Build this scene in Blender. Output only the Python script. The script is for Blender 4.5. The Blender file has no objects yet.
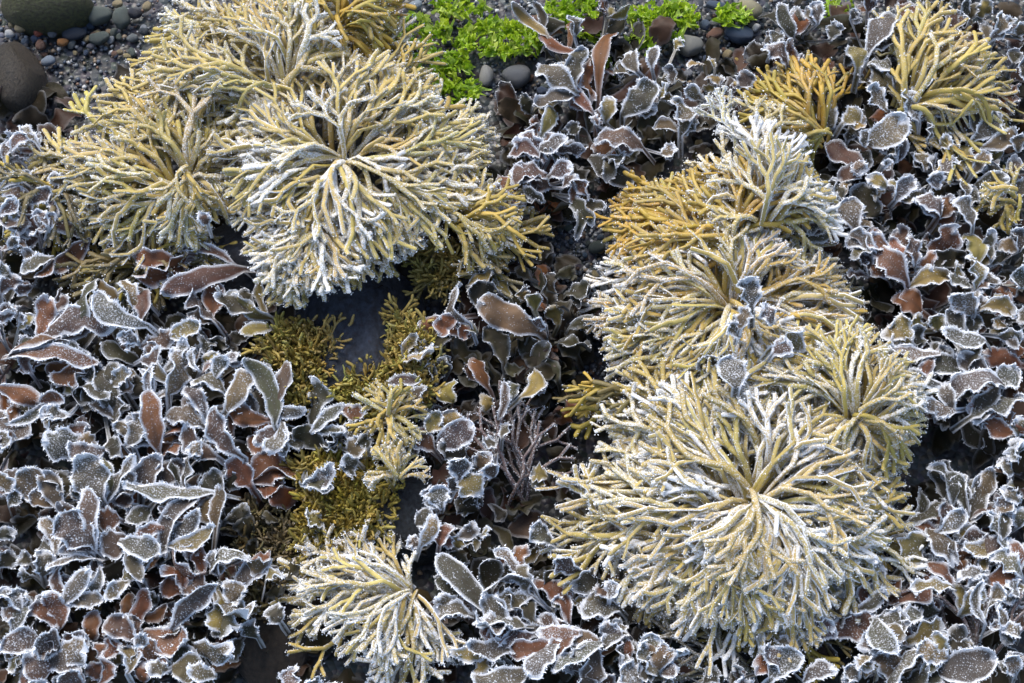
import bpy, math, random
import numpy as np
from mathutils import Vector

random.seed(11)
rng = np.random.default_rng(11)
S = bpy.context.scene
COL = S.collection

# ------------------------------------------------------------------ camera, sky, sun, exposure
TILT = math.radians(22)
DIST = 1.6
TGT = np.array([0.0, 0.0, 0.04])
CAM = TGT + DIST * np.array([0.0, -math.sin(TILT), math.cos(TILT)])
UP = np.array([0.0, math.cos(TILT), math.sin(TILT)])
FWD = np.array([0.0, math.sin(TILT), -math.cos(TILT)])
cam_data = bpy.data.cameras.new('camera')
cam = bpy.data.objects.new('camera', cam_data)
COL.objects.link(cam)
cam.location = CAM
cam.rotation_euler = (TILT, 0, 0)
cam_data.sensor_width = 36
cam_data.lens = 36 * DIST / 1.024
cam_data.clip_start = 0.01
cam_data.clip_end = 500
S.camera = cam

SUN_EL, SUN_AZ = math.radians(50), math.radians(-25)      # azimuth measured from +y (top of picture) towards +x
wd = bpy.data.worlds.new('World')
S.world = wd
wd.use_nodes = True
nt = wd.node_tree
sky = nt.nodes.new('ShaderNodeTexSky')
sky.sky_type = 'NISHITA'
sky.sun_disc = False
sky.dust_density = 1.8
sky.sun_elevation = SUN_EL
sky.sun_rotation = SUN_AZ
nt.links.new(sky.outputs[0], nt.nodes['Background'].inputs[0])
nt.nodes['Background'].inputs[1].default_value = 0.10
sl = bpy.data.lights.new('sun', 'SUN')
sl.energy = 1.3
sl.angle = math.radians(40)
sl.color = (1.0, 0.97, 0.92)
sun = bpy.data.objects.new('sun', sl)
COL.objects.link(sun)
sun_dir = Vector((math.sin(SUN_AZ) * math.cos(SUN_EL), math.cos(SUN_AZ) * math.cos(SUN_EL), math.sin(SUN_EL)))
sun.rotation_euler = (-sun_dir).to_track_quat('-Z', 'Y').to_euler()
S.view_settings.view_transform = 'Standard'
S.view_settings.look = 'None'
S.view_settings.exposure = 1.33
S.cycles.max_bounces = 5
S.cycles.diffuse_bounces = 3


def P(px, py, z=0.0):
    """the point of height z that the photograph shows at pixel px, py"""
    d = FWD * DIST + np.array([1.0, 0, 0]) * (px - 512) * 0.001 + UP * (341.5 - py) * 0.001
    t = (z - CAM[2]) / d[2]
    return CAM + d * t


# ------------------------------------------------------------------ materials
def new_mat(name):
    m = bpy.data.materials.new(name)
    m.use_nodes = True
    n = m.node_tree
    return m, n, n.nodes['Principled BSDF']


def node(n, t, **kw):
    x = n.nodes.new(t)
    for k, v in kw.items():
        setattr(x, k, v)
    return x


def math_n(n, op, a, b=None, clamp=False):
    x = node(n, 'ShaderNodeMath', operation=op)
    x.use_clamp = clamp
    for i, v in enumerate((a, b)):
        if v is None:
            continue
        if isinstance(v, (int, float)):
            x.inputs[i].default_value = v
        else:
            n.links.new(v, x.inputs[i])
    return x.outputs[0]


def noise(n, scale, detail=2.0, rough=0.55):
    tc = n.nodes.get('tc') or node(n, 'ShaderNodeTexCoord', name='tc')
    x = node(n, 'ShaderNodeTexNoise')
    x.inputs['Scale'].default_value = scale
    x.inputs['Detail'].default_value = detail
    x.inputs['Roughness'].default_value = rough
    n.links.new(tc.outputs['Object'], x.inputs['Vector'])
    return x.outputs['Fac']


def mix_c(n, f, a, b, blend='MIX'):
    x = node(n, 'ShaderNodeMix', data_type='RGBA', blend_type=blend)
    for s, v in ((x.inputs[0], f), (x.inputs[6], a), (x.inputs[7], b)):
        if isinstance(v, (int, float)):
            s.default_value = v
        elif isinstance(v, tuple):
            s.default_value = v + (1,)
        else:
            n.links.new(v, s)
    return x.outputs[2]


def bump(n, bs, h, strength, dist):
    b = node(n, 'ShaderNodeBump')
    b.inputs['Strength'].default_value = strength
    b.inputs['Distance'].default_value = dist
    n.links.new(h, b.inputs['Height'])
    n.links.new(b.outputs[0], bs.inputs['Normal'])


FROST = (0.89, 0.90, 0.925)


def frost_mat():
    m, n, b = new_mat('frost_crystals')
    b.inputs['Base Color'].default_value = (0.89, 0.91, 0.94, 1)
    b.inputs['Roughness'].default_value = 0.5
    return m


def frond_mat():
    m, n, b = new_mat('finger_weed_skin')
    oi = node(n, 'ShaderNodeObjectInfo')
    at = node(n, 'ShaderNodeAttribute', attribute_name='frost')
    n1 = noise(n, 60, 3)
    n2 = noise(n, 650, 3, 0.7)
    n3 = noise(n, 160, 2)
    base = mix_c(n, math_n(n, 'MULTIPLY', n1, 0.5), oi.outputs['Color'], (0.15, 0.085, 0.016))
    k = math_n(n, 'MULTIPLY', at.outputs['Fac'], math_n(n, 'ADD', math_n(n, 'MULTIPLY', oi.outputs['Alpha'], 1.15), 0.02))
    k = math_n(n, 'ADD', k, math_n(n, 'MULTIPLY', math_n(n, 'SUBTRACT', n2, 0.5), 2.0))
    k = math_n(n, 'ADD', k, math_n(n, 'MULTIPLY', math_n(n, 'SUBTRACT', n3, 0.5), 0.45))
    k = math_n(n, 'MULTIPLY', math_n(n, 'SUBTRACT', k, 0.38), 2.4, True)
    n.links.new(mix_c(n, math_n(n, 'MAXIMUM', math_n(n, 'MULTIPLY', k, 0.88), math_n(n, 'MULTIPLY', oi.outputs['Alpha'], 0.10)), base, FROST), b.inputs['Base Color'])
    n.links.new(math_n(n, 'ADD', math_n(n, 'MULTIPLY', k, 0.25), 0.5), b.inputs['Roughness'])
    bump(n, b, math_n(n, 'ADD', n2, math_n(n, 'MULTIPLY', k, 0.7)), 0.5, 0.0012)
    return m


def blade_mat():
    m, n, b = new_mat('wrack_blade_skin')
    oi = node(n, 'ShaderNodeObjectInfo')
    ed = node(n, 'ShaderNodeAttribute', attribute_name='edge')      # millimetres from the margin / 10
    ri = node(n, 'ShaderNodeAttribute', attribute_name='rib')
    n1 = noise(n, 45, 3)
    n2 = noise(n, 900, 2, 0.6)
    n3 = noise(n, 110, 3)
    tc = n.nodes['tc']
    vo = node(n, 'ShaderNodeTexVoronoi')
    vo.inputs['Scale'].default_value = 480
    vo.inputs['Randomness'].default_value = 1
    n.links.new(tc.outputs['Object'], vo.inputs['Vector'])
    dark = mix_c(n, 0.55, oi.outputs['Color'], (0.02, 0.013, 0.008))
    base = mix_c(n, math_n(n, 'MULTIPLY', math_n(n, 'SUBTRACT', n1, 0.3), 1.6, True), oi.outputs['Color'], dark)
    base = mix_c(n, math_n(n, 'MULTIPLY', ri.outputs['Fac'], 0.5), base, (0.035, 0.02, 0.01))
    # frost: a furry margin, and separate crystals sprinkled over the blade
    fr = math_n(n, 'ADD', math_n(n, 'MULTIPLY', ed.outputs['Fac'], -3.4), 1.05)
    fr = math_n(n, 'ADD', fr, math_n(n, 'MULTIPLY', math_n(n, 'SUBTRACT', n2, 0.5), 1.4))
    fr = math_n(n, 'MULTIPLY', fr, math_n(n, 'MULTIPLY', oi.outputs['Alpha'], 1.7), True)
    sp = math_n(n, 'SUBTRACT', math_n(n, 'MULTIPLY', oi.outputs['Alpha'], 0.46), vo.outputs['Distance'])
    sp = math_n(n, 'ADD', sp, math_n(n, 'MULTIPLY', math_n(n, 'SUBTRACT', n3, 0.52), 0.9))
    sp = math_n(n, 'MULTIPLY', sp, 4.0, True)
    soft = math_n(n, 'MULTIPLY', math_n(n, 'MULTIPLY', oi.outputs['Alpha'], n3), 0.13)
    veil = math_n(n, 'MULTIPLY', math_n(n, 'MULTIPLY', math_n(n, 'SUBTRACT', math_n(n, 'ADD', n2, math_n(n, 'MULTIPLY', oi.outputs['Alpha'], 0.44)), 0.93), 5.0, True), 0.8)
    k = math_n(n, 'MAXIMUM', math_n(n, 'MAXIMUM', fr, math_n(n, 'MULTIPLY', sp, 0.85)), math_n(n, 'MAXIMUM', veil, soft))
    n.links.new(mix_c(n, math_n(n, 'MULTIPLY', k, 0.93), base, FROST), b.inputs['Base Color'])
    n.links.new(math_n(n, 'ADD', math_n(n, 'MULTIPLY', k, 0.2), 0.55), b.inputs['Roughness'])
    b.inputs['Specular IOR Level'].default_value = 0.22
    bump(n, b, math_n(n, 'ADD', n3, math_n(n, 'MULTIPLY', k, 0.9)), 0.55, 0.0015)
    tr = node(n, 'ShaderNodeBsdfTranslucent')
    n.links.new(base, tr.inputs['Color'])
    mx = node(n, 'ShaderNodeMixShader')
    mx.inputs[0].default_value = 0.22
    n.links.new(b.outputs[0], mx.inputs[1])
    n.links.new(tr.outputs[0], mx.inputs[2])
    n.links.new(mx.outputs[0], n.nodes['Material Output'].inputs['Surface'])
    return m


def stone_mat():
    m, n, b = new_mat('beach_stone')
    oi = node(n, 'ShaderNodeObjectInfo')
    n1 = noise(n, 40, 4)
    n2 = noise(n, 420, 3, 0.7)
    dark = mix_c(n, 0.6, oi.outputs['Color'], (0.015, 0.016, 0.02))
    base = mix_c(n, math_n(n, 'MULTIPLY', math_n(n, 'SUBTRACT', n1, 0.25), 1.5, True), oi.outputs['Color'], dark)
    k = math_n(n, 'MULTIPLY', math_n(n, 'SUBTRACT', n2, 0.63), 6, True)
    n.links.new(mix_c(n, math_n(n, 'MULTIPLY', k, 0.35), base, (0.5, 0.52, 0.55)), b.inputs['Base Color'])
    b.inputs['Roughness'].default_value = 0.42
    bump(n, b, math_n(n, 'ADD', n1, math_n(n, 'MULTIPLY', n2, 0.4)), 0.6, 0.003)
    return m


def rock_mat():
    m, n, b = new_mat('wet_slate_rock')
    oi = node(n, 'ShaderNodeObjectInfo')
    n1 = noise(n, 14, 5)
    n2 = noise(n, 260, 4, 0.7)
    n3 = noise(n, 30, 3)
    base = mix_c(n, math_n(n, 'MULTIPLY', math_n(n, 'SUBTRACT', n1, 0.3), 2.0, True), oi.outputs['Color'], (0.035, 0.03, 0.028))
    k = math_n(n, 'MULTIPLY', math_n(n, 'SUBTRACT', n3, 0.58), 5, True)
    base = mix_c(n, math_n(n, 'MULTIPLY', k, 0.55), base, (0.12, 0.05, 0.03))
    k2 = math_n(n, 'MULTIPLY', math_n(n, 'SUBTRACT', n2, 0.62), 7, True)
    n.links.new(mix_c(n, math_n(n, 'MULTIPLY', k2, 0.55), base, (0.4, 0.42, 0.46)), b.inputs['Base Color'])
    b.inputs['Roughness'].default_value = 0.4
    bump(n, b, math_n(n, 'ADD', n1, math_n(n, 'MULTIPLY', n2, 0.5)), 1.0, 0.012)
    return m


def ground_mat():
    m, n, b = new_mat('dark_wet_shingle')
    tc = node(n, 'ShaderNodeTexCoord', name='tc')
    vo = node(n, 'ShaderNodeTexVoronoi')
    vo.inputs['Scale'].default_value = 130
    n.links.new(tc.outputs['Object'], vo.inputs['Vector'])
    hs = node(n, 'ShaderNodeHueSaturation')
    hs.inputs['Saturation'].default_value = 0.25
    hs.inputs['Value'].default_value = 0.13
    n.links.new(vo.outputs['Color'], hs.inputs['Color'])
    n1 = noise(n, 12, 4)
    n.links.new(mix_c(n, n1, hs.outputs[0], (0.012, 0.011, 0.012)), b.inputs['Base Color'])
    b.inputs['Roughness'].default_value = 0.4
    bump(n, b, math_n(n, 'MULTIPLY', vo.outputs['Distance'], -1.0), 0.8, 0.004)
    return m


def green_mat():
    m, n, b = new_mat('sea_lettuce_skin')
    oi = node(n, 'ShaderNodeObjectInfo')
    n1 = noise(n, 120, 3)
    n2 = noise(n, 700, 2)
    base = mix_c(n, n1, oi.outputs['Color'], (0.36, 0.56, 0.02))
    k = math_n(n, 'MULTIPLY', math_n(n, 'SUBTRACT', n2, 0.6), 5, True)
    n.links.new(mix_c(n, math_n(n, 'MULTIPLY', k, 0.5), base, (0.75, 0.85, 0.6)), b.inputs['Base Color'])
    b.inputs['Roughness'].default_value = 0.35
    tr = node(n, 'ShaderNodeBsdfTranslucent')
    n.links.new(base, tr.inputs['Color'])
    mx = node(n, 'ShaderNodeMixShader')
    mx.inputs[0].default_value = 0.35
    n.links.new(b.outputs[0], mx.inputs[1])
    n.links.new(tr.outputs[0], mx.inputs[2])
    n.links.new(mx.outputs[0], n.nodes['Material Output'].inputs['Surface'])
    return m


M_FROST, M_FROND, M_BLADE, M_STONE, M_ROCK = frost_mat(), frond_mat(), blade_mat(), stone_mat(), rock_mat()
M_GROUND, M_GREEN = ground_mat(), green_mat()


# ------------------------------------------------------------------ mesh helpers
def make_mesh(name, V, quads=None, tris=None, mats=(), tri_mat=0, attrs=None, smooth=True):
    me = bpy.data.meshes.new(name)
    V = np.asarray(V, np.float32)
    nq = 0 if quads is None else len(quads)
    nt_ = 0 if tris is None else len(tris)
    me.vertices.add(len(V))
    me.vertices.foreach_set('co', V.ravel())
    loops = np.concatenate([np.asarray(x, np.int32).ravel() for x in (quads, tris) if x is not None and len(x)])
    me.loops.add(len(loops))
    me.loops.foreach_set('vertex_index', loops)
    me.polygons.add(nq + nt_)
    me.polygons.foreach_set('loop_start', np.concatenate([np.arange(nq) * 4, nq * 4 + np.arange(nt_) * 3]).astype(np.int32))
    if smooth:
        me.polygons.foreach_set('use_smooth', np.ones(nq + nt_, bool))
    for m in mats:
        me.materials.append(m)
    if isinstance(tri_mat, np.ndarray):
        me.polygons.foreach_set('material_index', tri_mat.astype(np.int32))
    for k, a in (attrs or {}).items():
        at = me.attributes.new(k, 'FLOAT', 'POINT')
        at.data.foreach_set('value', np.asarray(a, np.float32))
    me.update(calc_edges=True)
    me.validate()
    return me


def link(name, me, parent=None, color=None):
    o = bpy.data.objects.new(name, me)
    COL.objects.link(o)
    if parent is not None:
        o.parent = parent
    if color is not None:
        o.color = color
    return o


def thing(name, label, cat, loc, group=None):
    o = bpy.data.objects.new(name, None)
    o.empty_display_size = 0.02
    COL.objects.link(o)
    o.location = loc
    o['label'] = label
    o['category'] = cat
    if group:
        o['group'] = group
    return o


def tag(o, label, cat, group=None):
    o['label'] = label
    o['category'] = cat
    if group:
        o['group'] = group
    return o


def unit(a):
    return a / np.maximum(np.linalg.norm(a, axis=-1, keepdims=True), 1e-9)


def spikes(pos, nrm, ln, rad):
    """little ice needles: slivers standing on the surface"""
    n = len(pos)
    d = unit(nrm + rng.normal(0, 0.45, (n, 3)))
    a = unit(np.cross(d, rng.normal(0, 1, (n, 3)))) * (rad * 1.25)[:, None]
    V = np.stack([pos + a - d * 0.0003, pos - a - d * 0.0003, pos + d * ln[:, None]], 1)
    return V.reshape(-1, 3), np.arange(n * 3).reshape(-1, 3)


def sweep(pts, wid, flat, roll, nside):
    t = unit(np.gradient(pts, axis=0))
    side = unit(np.cross(t, np.array([0, 0, 1.0])))
    nr = np.cross(side, t)
    cr, sr = math.cos(roll), math.sin(roll)
    side, nr = side * cr + nr * sr, nr * cr - side * sr
    an = np.arange(nside) * 2 * math.pi / nside
    off = side[:, None] * np.cos(an)[None, :, None] + nr[:, None] * (np.sin(an) * flat)[None, :, None]
    V = pts[:, None] + off * (wid / 2)[:, None, None]
    n = len(pts)
    i, j = np.meshgrid(np.arange(n - 1), np.arange(nside), indexing='ij')
    j2 = (j + 1) % nside
    Q = np.stack([i * nside + j, i * nside + j2, (i + 1) * nside + j2, (i + 1) * nside + j], -1).reshape(-1, 4)
    N = unit(off)
    return V.reshape(-1, 3), Q, N.reshape(-1, 3), an


# ------------------------------------------------------------------ forking finger-weed fronds
def frond_paths(p0, th, L, zf, levels, spread, swirl, step=0.0072, sink=0.0):
    """walks a forking frond outwards; returns a list of (points, is_tip)"""
    out = []
    props = {1: (0.6, 0.4), 2: (0.45, 0.3, 0.25), 3: (0.34, 0.24, 0.22, 0.18), 4: (0.26, 0.22, 0.19, 0.17, 0.14)}[levels]

    def walk(p, h, lev, off, curv, prev=None):
        ln = L * props[lev] * random.uniform(0.75, 1.25)
        n = max(3, int(ln / step))
        pts = ([prev] if prev is not None else []) + [np.array([p[0], p[1], zf(p[0], p[1]) + off])]
        wob = random.uniform(-1, 1) * 0.10
        for k in range(n):
            h += curv * ln / n + wob + random.gauss(0, 0.03)
            p = (p[0] + math.cos(h) * ln / n, p[1] + math.sin(h) * ln / n)
            pts.append(np.array([p[0], p[1], zf(p[0], p[1]) + off]))
        last = lev == levels or (lev >= 1 and random.random() < 0.10)
        if lev == 0:
            m0 = len(pts)
            for k in range(m0):
                pts[k][2] -= sink * (1 - k / m0) ** 2
        if last:
            lift = random.uniform(-0.004, 0.012)
            for k in range(len(pts)):
                pts[k][2] += lift * (k / len(pts)) ** 2
        out.append((np.array(pts), last, lev))
        if not last:
            sp = random.uniform(0.7, 1.3) * spread * (0.8 if lev == 0 else 1)
            dz = random.uniform(-0.004, 0.004)
            for s in (-1, 1):
                walk(p, h + s * sp * random.uniform(0.75, 1.2), lev + 1, off + dz * s, curv * 0.6 - s * sp * 5.5, pts[-2])
    walk(p0, th, 0, 0.0, swirl)
    return out


def build_frond(parent, org, p0, th, L, zf, w, color, frost, levels=3, spread=0.36, swirl=0.0, name='frond', nside=6, spike=0.75, flat=0.52):
    VV, QQ, TT, FF, NN = [], [], [], [], []
    nv = 0
    ridge = random.uniform(-0.35, 0.4)
    for pts, tip, lev in frond_paths(p0, th, L, zf, levels, spread, swirl, 0.0072, min(0.034, L * 0.36)):
        n = len(pts)
        wid = np.full(n, w * (1.16, 1.04, 0.97, 0.91, 0.86)[lev]) * (1 + rng.normal(0, 0.04, n))
        if tip:
            d = unit((pts[-1] - pts[-2])[None])[0]
            pts = np.concatenate([pts, pts[-1] + d * np.array([[0.35], [0.55], [0.66]]) * w * 0.9])
            wid = np.concatenate([wid * np.linspace(0.95, 1.06, n), np.array([0.86, 0.55, 0.2]) * w])
        else:
            wid *= np.linspace(0.96, 1.16, n) if n > 2 else 1
        V, Q, N, an = sweep(pts, wid, flat, random.gauss(0, 0.45), nside)
        m = len(pts)
        f = 0.12 + (0.75 + ridge) * np.abs(np.cos(an)) ** 4 + (0.42 - ridge) * np.clip(np.sin(an), -0.3, 1)
        f = np.tile(f, (m, 1))
        f += np.linspace(0, 0.22 if tip else 0.05, m)[:, None]
        VV.append(V); QQ.append(Q + nv); NN.append(N); FF.append(f.ravel())
        if tip:
            a = nv + (m - 1) * nside
            for k in range(1, nside - 1):
                TT.append((a, a + k, a + k + 1))
        nv += len(V)
    V = np.concatenate(VV); Q = np.concatenate(QQ); N = np.concatenate(NN); F = np.concatenate(FF)
    T = np.array(TT, np.int32).reshape(-1, 3)
    nfr = int(len(V) * 0.62 * frost * spike)
    mi = np.zeros(len(Q) + len(T), np.int32)
    if nfr > 0:
        pr = np.clip(F, 0, 1.2) ** 2.5
        idx = rng.choice(len(V), nfr, p=pr / pr.sum())
        jit = rng.normal(0, 0.0011, (nfr, 3))
        ln = rng.uniform(0.0006, 0.0017, nfr)
        SV, ST = spikes(V[idx] + jit, N[idx], ln, rng.uniform(0.0003, 0.0007, nfr))
        T = np.concatenate([T, ST + nv])
        V = np.concatenate([V, SV])
        F = np.concatenate([F, np.ones(len(SV))])
        mi = np.concatenate([mi, np.ones(len(ST), np.int32)])
    me = make_mesh(name, V - org, Q, T, (M_FROND, M_FROST), mi, {'frost': F})
    return link(name, me, parent, color + (frost,))


def holdfast(parent, org, at, r, col):
    """the knobbly root disc that grips the stones"""
    n, m = 10, 6
    V = []
    for i in range(m):
        q = i / (m - 1)
        for j in range(n):
            a = j * 2 * math.pi / n
            rr = r * (1.15 - 0.85 * q) * (1 + 0.22 * math.sin(3 * a + org[0] * 50) + random.uniform(-0.1, 0.1))
            V.append((at[0] + rr * math.cos(a), at[1] + rr * math.sin(a), at[2] * q + 0.001))
    i, j = np.meshgrid(np.arange(m - 1), np.arange(n), indexing='ij')
    Q = np.stack([i * n + j, i * n + (j + 1) % n, (i + 1) * n + (j + 1) % n, (i + 1) * n + j], -1).reshape(-1, 4)
    T = [((m - 1) * n, (m - 1) * n + k, (m - 1) * n + k + 1) for k in range(1, n - 1)]
    V = np.array(V)
    me = make_mesh('holdfast', V - org, Q, np.array(T), (M_FROND,), 0, {'frost': np.zeros(len(V))})
    link('holdfast', me, parent, col + (0.05,))


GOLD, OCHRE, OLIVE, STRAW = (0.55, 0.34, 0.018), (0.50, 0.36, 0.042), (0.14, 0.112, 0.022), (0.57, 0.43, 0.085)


def vary(c, a=0.18):
    k = 1 + random.uniform(-a, a)
    return tuple(min(1, max(0.004, x * k * (1 + random.uniform(-a, a) * 0.35))) for x in c)


# name, label, centre px, reach left/right/up/down px, angles (0 right, 90 up), count, hump, frond width, colours, frost, base height, levels
NOTCH = {(340, 160): ((218, 30, 0.35), (300, 26, 0.72)), (192, 182): ((300, 40, 0.6),)}
TUFTS = [
    ('finger_weed', 'huge straw-coloured mop of forking weed draped over the dark rock at upper left', (340, 160), (148, 172, 120, 160), (-180, 180), 205, 0.055, 0.0064, (STRAW, OCHRE, STRAW), 0.7, 0.05, 3, 0.1),
    ('finger_weed', 'pale forking weed fanning left towards the brown boulder', (192, 182), (168, 50, 130, 78), (20, 330), 135, 0.045, 0.0064, (OCHRE, STRAW, OCHRE), 0.6, 0.045, 3, -0.1),
    ('finger_weed', 'frosty cream forking weed at the top edge behind the mop', (285, 95), (165, 75, 120, 40), (25, 195), 120, 0.045, 0.0064, (STRAW, OCHRE, STRAW), 0.66, 0.055, 3, 0.15),
    ('finger_weed', 'golden barely frosted forking weed at the top edge beside the green sea lettuce', (342, 22), (45, 56, 60, 70), (-80, 100), 60, 0.045, 0.0062, (GOLD, OCHRE, OCHRE), 0.3, 0.06, 3, -0.2),
    ('finger_weed', 'pale frosted cluster of forking weed hanging down beside the blue-grey rock', (322, 225), (78, 15, 10, 84), (205, 280), 40, 0.02, 0.0062, (STRAW, OCHRE), 0.9, 0.085, 3, 0.0),
    ('finger_weed', 'small yellow-green forking tuft right of the mop above the hollow', (452, 222), (30, 102, 35, 55), (-75, 60), 34, 0.025, 0.006, (OCHRE, OCHRE, OLIVE), 0.42, 0.05, 3, 0.0),
    ('finger_weed', 'yellow forking tuft fanning left under grey wrack blades at upper right', (826, 128), (82, 30, 75, 35), (85, 215), 48, 0.04, 0.006, (OCHRE, GOLD, OCHRE), 0.36, 0.05, 2, 0.0),
    ('finger_weed', 'pale yellow forking tuft fanning out to the right edge at upper right', (908, 104), (25, 112, 90, 30), (-15, 105), 55, 0.04, 0.0062, (STRAW, OCHRE, STRAW), 0.55, 0.05, 2, 0.0),
    ('finger_weed', 'white frosted forking tuft standing upright like coral above the golden weed', (762, 228), (85, 75, 116, 20), (25, 165), 26, 0.035, 0.006, (STRAW, STRAW, OCHRE), 0.95, 0.075, 4, 0.0),
    ('finger_weed', 'bright golden forking weed with bare amber fronds beside the dark gap', (735, 240), (135, 80, 75, 60), (60, 250), 95, 0.045, 0.006, (GOLD, GOLD, OCHRE), 0.34, 0.055, 3, 0.1),
    ('finger_weed', 'yellow dome of forking weed in the middle of the right-hand mound', (732, 305), (152, 132, 95, 128), (-180, 180), 215, 0.055, 0.0062, (OCHRE, OCHRE, STRAW, GOLD), 0.74, 0.05, 3, 0.2),
    ('finger_weed', 'large white-frosted rosette of forking weed in the lower right', (752, 500), (185, 165, 172, 146), (-180, 180), 300, 0.05, 0.0066, (STRAW, OCHRE, OCHRE), 0.86, 0.06, 3, -0.25),
    ('finger_weed', 'long creamy forking weed curling up right of the white rosette', (856, 420), (150, 66, 100, 60), (-60, 250), 80, 0.05, 0.0064, (OCHRE, STRAW, OCHRE), 0.7, 0.075, 3, 0.15),
    ('finger_weed', 'sparse olive forking sprig poking left out of the mound into the dark gap', (632, 398), (75, 25, 30, 42), (135, 265), 14, 0.02, 0.006, (OCHRE, OLIVE), 0.15, 0.045, 3, 0.0),
    ('finger_weed', 'loose frost-tipped forking weed at the bottom edge left of the wrack', (408, 588), (122, 42, 44, 105), (120, 290), 48, 0.02, 0.0058, (OCHRE, STRAW, OCHRE), 0.9, 0.045, 3, 0.1),
    ('finger_weed', 'little yellow star-shaped tuft between the rock and the furry grey blade', (390, 416), (42, 42, 30, 40), (-180, 180), 26, 0.02, 0.0052, (OCHRE, STRAW), 0.5, 0.06, 2, 0.0),
    ('finger_weed', 'small fan of pale yellow fingers above the bare patch of rock', (398, 478), (30, 36, 36, 24), (10, 190), 16, 0.015, 0.005, (STRAW, OCHRE), 0.55, 0.055, 2, 0.0),
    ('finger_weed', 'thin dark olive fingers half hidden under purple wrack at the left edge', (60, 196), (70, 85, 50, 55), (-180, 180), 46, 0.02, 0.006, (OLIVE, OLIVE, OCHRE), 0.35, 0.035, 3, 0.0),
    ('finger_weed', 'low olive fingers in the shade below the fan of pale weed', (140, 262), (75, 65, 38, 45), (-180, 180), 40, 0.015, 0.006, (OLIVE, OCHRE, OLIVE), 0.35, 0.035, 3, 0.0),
    ('finger_weed', 'small yellow-green forking tuft at the right edge under grey wrack', (1016, 196), (38, 30, 30, 30), (90, 270), 14, 0.02, 0.0055, (OCHRE,), 0.5, 0.05, 2, 0.0),
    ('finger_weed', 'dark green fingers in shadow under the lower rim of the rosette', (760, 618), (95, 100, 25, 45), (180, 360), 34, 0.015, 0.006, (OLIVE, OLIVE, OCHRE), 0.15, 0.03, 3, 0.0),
]

for (nm, label, (cx, cy), (rl, rr, ru, rd), (a0, a1), cnt, hump, w, cols, frost, zb, levels, swirl) in TUFTS:
    cnt = int(cnt * (1.15 if cnt > 60 else 1.05))
    hump *= 0.82
    zc = zb + hump
    C = P(cx, cy, zc)
    rim = lambda x, y: P(x, y, zb)
    Rl, Rr = C[0] - rim(cx - rl, cy)[0], rim(cx + rr, cy)[0] - C[0]
    Ru, Rd = rim(cx, cy - ru)[1] - C[1], C[1] - rim(cx, cy + rd)[1]
    Ru, Rd = max(Ru, 0.02), max(Rd, 0.02)
    t = thing(nm, label, 'seaweed', (C[0], C[1], 0), 'tufts of forking finger weed')
    org = np.array([C[0], C[1], 0.0])

    def radius(th):
        c, s = math.cos(th), math.sin(th)
        return 1 / math.sqrt((c / (Rr if c > 0 else Rl)) ** 2 + (s / (Ru if s > 0 else Rd)) ** 2)
    hold = [P(cx, cy, zc)]
    lob = [random.uniform(0, 6.3) for _ in range(3)]
    ncl = max(7, cnt // 9)
    calm = 0.35 if cnt < 60 else 1.0
    clusters = []
    for k in range(ncl):
        th = math.radians(a0 + (a1 - a0) * ((k + random.uniform(0.2, 0.8)) / ncl))
        clusters.append((th, random.gauss(0, 0.75 * calm), random.uniform(0.0, 0.45 * calm), random.gauss(0, 3.0 * calm), random.uniform(-0.016, 0.016)))
    for k in range(cnt):
        cth, chd, cr, csw, cz = clusters[k % ncl]
        th = cth + random.gauss(0, 0.2)
        e = math.sqrt(random.uniform(0.12, 1.0)) if cnt > 60 else math.sqrt(random.uniform(0.3, 1.0))
        e *= 1 + 0.09 * math.sin(3 * th + lob[0]) + 0.08 * math.sin(7 * th + lob[1])
        R = radius(th)
        nf = 1.0
        for na, nw, fac in NOTCH.get((cx, cy), ()):
            da = abs((math.degrees(th) - na + 180) % 360 - 180)
            nf = min(nf, fac + (1 - fac) * min(1, (da / nw) ** 2))
        e *= nf
        long = random.random() < 0.16
        L = min(R * (min(e, 0.6) + 0.2), random.uniform(0.10, 0.14) if long else random.uniform(0.055, 0.092))
        L = max(L, 0.03)
        r0 = max(R * cr * 0.4 * (not long), e * R - L * 0.92)
        cz += 0.006 * long
        swirl_k = swirl * 3 + csw * 0.8 + random.gauss(0, 1.0)
        hd = th + chd * 0.5 + random.gauss(0, 0.34) - swirl_k * L * 0.4
        layer = (1 - e) * 0.030 + random.uniform(-0.011, 0.011) + cz

        def zf(x, y, layer=layer):
            dx, dy = x - C[0], y - C[1]
            r = math.hypot(dx, dy)
            q = min(1.0, r / radius(math.atan2(dy, dx)))
            return zb + hump * (1 - q ** 2.2) + layer
        p0 = (C[0] + math.cos(th) * r0 + random.gauss(0, 0.004), C[1] + math.sin(th) * r0 + random.gauss(0, 0.004))
        lv = levels if L > 0.05 else min(levels, 2)
        if random.random() < 0.2 and lv > 1:
            lv -= 1
        elif L > 0.075 and lv < 4 and random.random() < 0.45:
            lv += 1
        fr = min(1.15, max(0.02, frost * random.uniform(0.55, 1.25) * (0.85 + 0.2 * (1 - e))))
        build_frond(t, org, p0, hd, L, zf, w * random.uniform(0.60, 0.88), vary(random.choice(cols)), fr, lv,
                    random.uniform(0.30, 0.52), swirl_k)
    holdfast(t, org, (C[0], C[1], zb * 0.5), 0.016, (0.10, 0.07, 0.03))

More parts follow.
